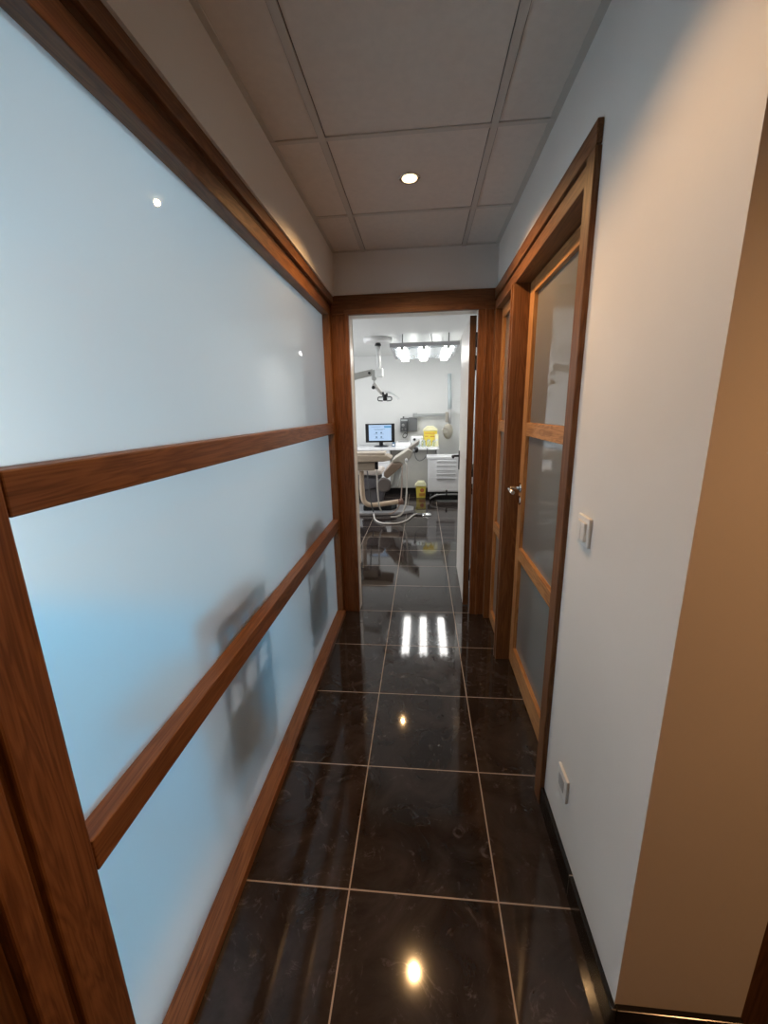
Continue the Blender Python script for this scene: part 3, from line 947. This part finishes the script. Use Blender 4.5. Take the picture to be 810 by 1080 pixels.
MB().ball((0.145, 5.235, 0.90), 0.028, 0.025, 0.04, 12).build('headrest_knob', DARK, t)
MB().prism([(-0.235, 0.33), (-0.135, 0.35), (-0.055, 0.66), (-0.17, 0.58)], 'y', 5.40, 5.52, 0.015).build('back_support', plain('support_white', (0.62, 0.66, 0.66), 0.4), t)

# delivery unit with instrument tray
t = thing('delivery_unit', 'beige instrument delivery unit on a bent tube arm in front of the treatment chair', 'delivery unit', (-0.62, 4.85, 0))
Yd = 4.82
MB().prism([(-0.98, 0.905), (-0.22, 0.885), (-0.165, 0.852), (-0.175, 0.825), (-0.28, 0.808), (-0.98, 0.795)], 'y', Yd - 0.16, Yd + 0.16, 0.012).build('tray_head', BEIGE, t)
MB().box(-0.94, -0.25, Yd - 0.13, Yd + 0.13, 0.892, 0.922, 0.006).build('tray_mat', plain('mat_cream', (0.62, 0.54, 0.46), 0.6), t)
MB().box(-0.92, -0.385, Yd - 0.11, Yd + 0.11, 0.690, 0.794, 0.012, 3).build('supply_box', plain('box_taupe', (0.40, 0.34, 0.27), 0.4), t)
MB().tube([(-0.575, Yd, 0.67), (-0.575, Yd, 0.45), (-0.565, Yd, 0.30), (-0.53, Yd, 0.235), (-0.46, Yd + 0.02, 0.205), (-0.30, Yd + 0.05, 0.215), (-0.10, Yd + 0.10, 0.235)], 0.033, 16).build('bent_arm', plain('arm_beige', (0.62, 0.50, 0.38), 0.4), t)
MB().tube([(-0.10, Yd + 0.10, 0.225), (-0.04, Yd + 0.12, 0.235)], 0.042, 16, False).build('arm_clamp', plain('clamp_brown', (0.22, 0.13, 0.10), 0.5), t)
hb = MB().tube([(-0.365, Yd - 0.05, 0.80), (-0.365, Yd - 0.05, 0.70)], 0.02, 10, False).build('hose_socket', DARK, t)
MB().tube([(-0.365, Yd - 0.05, 0.71), (-0.36, Yd - 0.08, 0.45), (-0.345, Yd - 0.06, 0.22), (-0.32, Yd - 0.02, 0.13)], 0.010, 10).build('hose', HOSE, t)
MB().tube([(-0.49, Yd - 0.06, 0.68), (-0.47, Yd - 0.09, 0.45), (-0.45, Yd - 0.06, 0.25), (-0.43, Yd - 0.02, 0.12)], 0.008, 10).build('hose', DEVICE, t)
MB().tube([(0.000, Yd + 0.17, 0.765), (0.02, Yd + 0.12, 0.70), (0.018, Yd + 0.10, 0.45), (0.0, Yd + 0.05, 0.20), (-0.05, Yd, 0.09), (-0.12, Yd, 0.05), (-0.20, Yd + 0.02, 0.04)], 0.011, 10).build('hose', HOSE, t)
MB().tube([(-0.045, Yd + 0.16, 0.72), (-0.05, Yd + 0.12, 0.45), (-0.07, Yd + 0.08, 0.24), (-0.13, Yd + 0.06, 0.12), (-0.22, Yd + 0.05, 0.07)], 0.008, 10).build('hose', plain('hose_taupe', (0.42, 0.32, 0.27), 0.5), t)
MB().ball((0.012, Yd + 0.17, 0.785), 0.022, 0.022, 0.03, 12).build('hose_holder', LACQUER, t)
# foot pedal with its cable
t = thing('foot_pedal', 'silver foot pedal with looping pale cable on the surgery floor', 'foot pedal', (0.27, 5.10, 0))
MB().lathe((0.285, 5.10, 0.0), [(0.075, 0), (0.075, 0.012), (0.05, 0.03), (0.02, 0.036)], 28).build('pedal_dome', CHROME, t)
MB().box(0.10, 0.225, 5.06, 5.13, 0.0, 0.022, 0.006).build('pedal_base', DEVICE, t)
MB().tube([(0.15, 5.08, 0.02), (0.09, 5.02, 0.012), (0.02, 4.78, 0.012), (-0.10, 4.62, 0.012), (-0.28, 4.62, 0.012), (-0.40, 4.78, 0.012), (-0.45, 5.0, 0.04)], 0.011, 10).build('cable', HOSE, t)
# hose from the worktop by the headrest
t = thing('hanging_cable', 'thin dark cable looping down from the worktop edge behind the headrest', 'cable', (0.2, 6.40, 0.8))
MB().tube([(0.10, 6.405, 0.82), (0.11, 6.40, 0.68), (0.17, 6.40, 0.61), (0.25, 6.40, 0.64), (0.30, 6.40, 0.72), (0.31, 6.405, 0.82)], 0.007, 8).build('loop', DEVICE, t)
MB().box(0.085, 0.12, 6.398, 6.42, 0.80, 0.83, 0.003).build('clip', DARK, t)
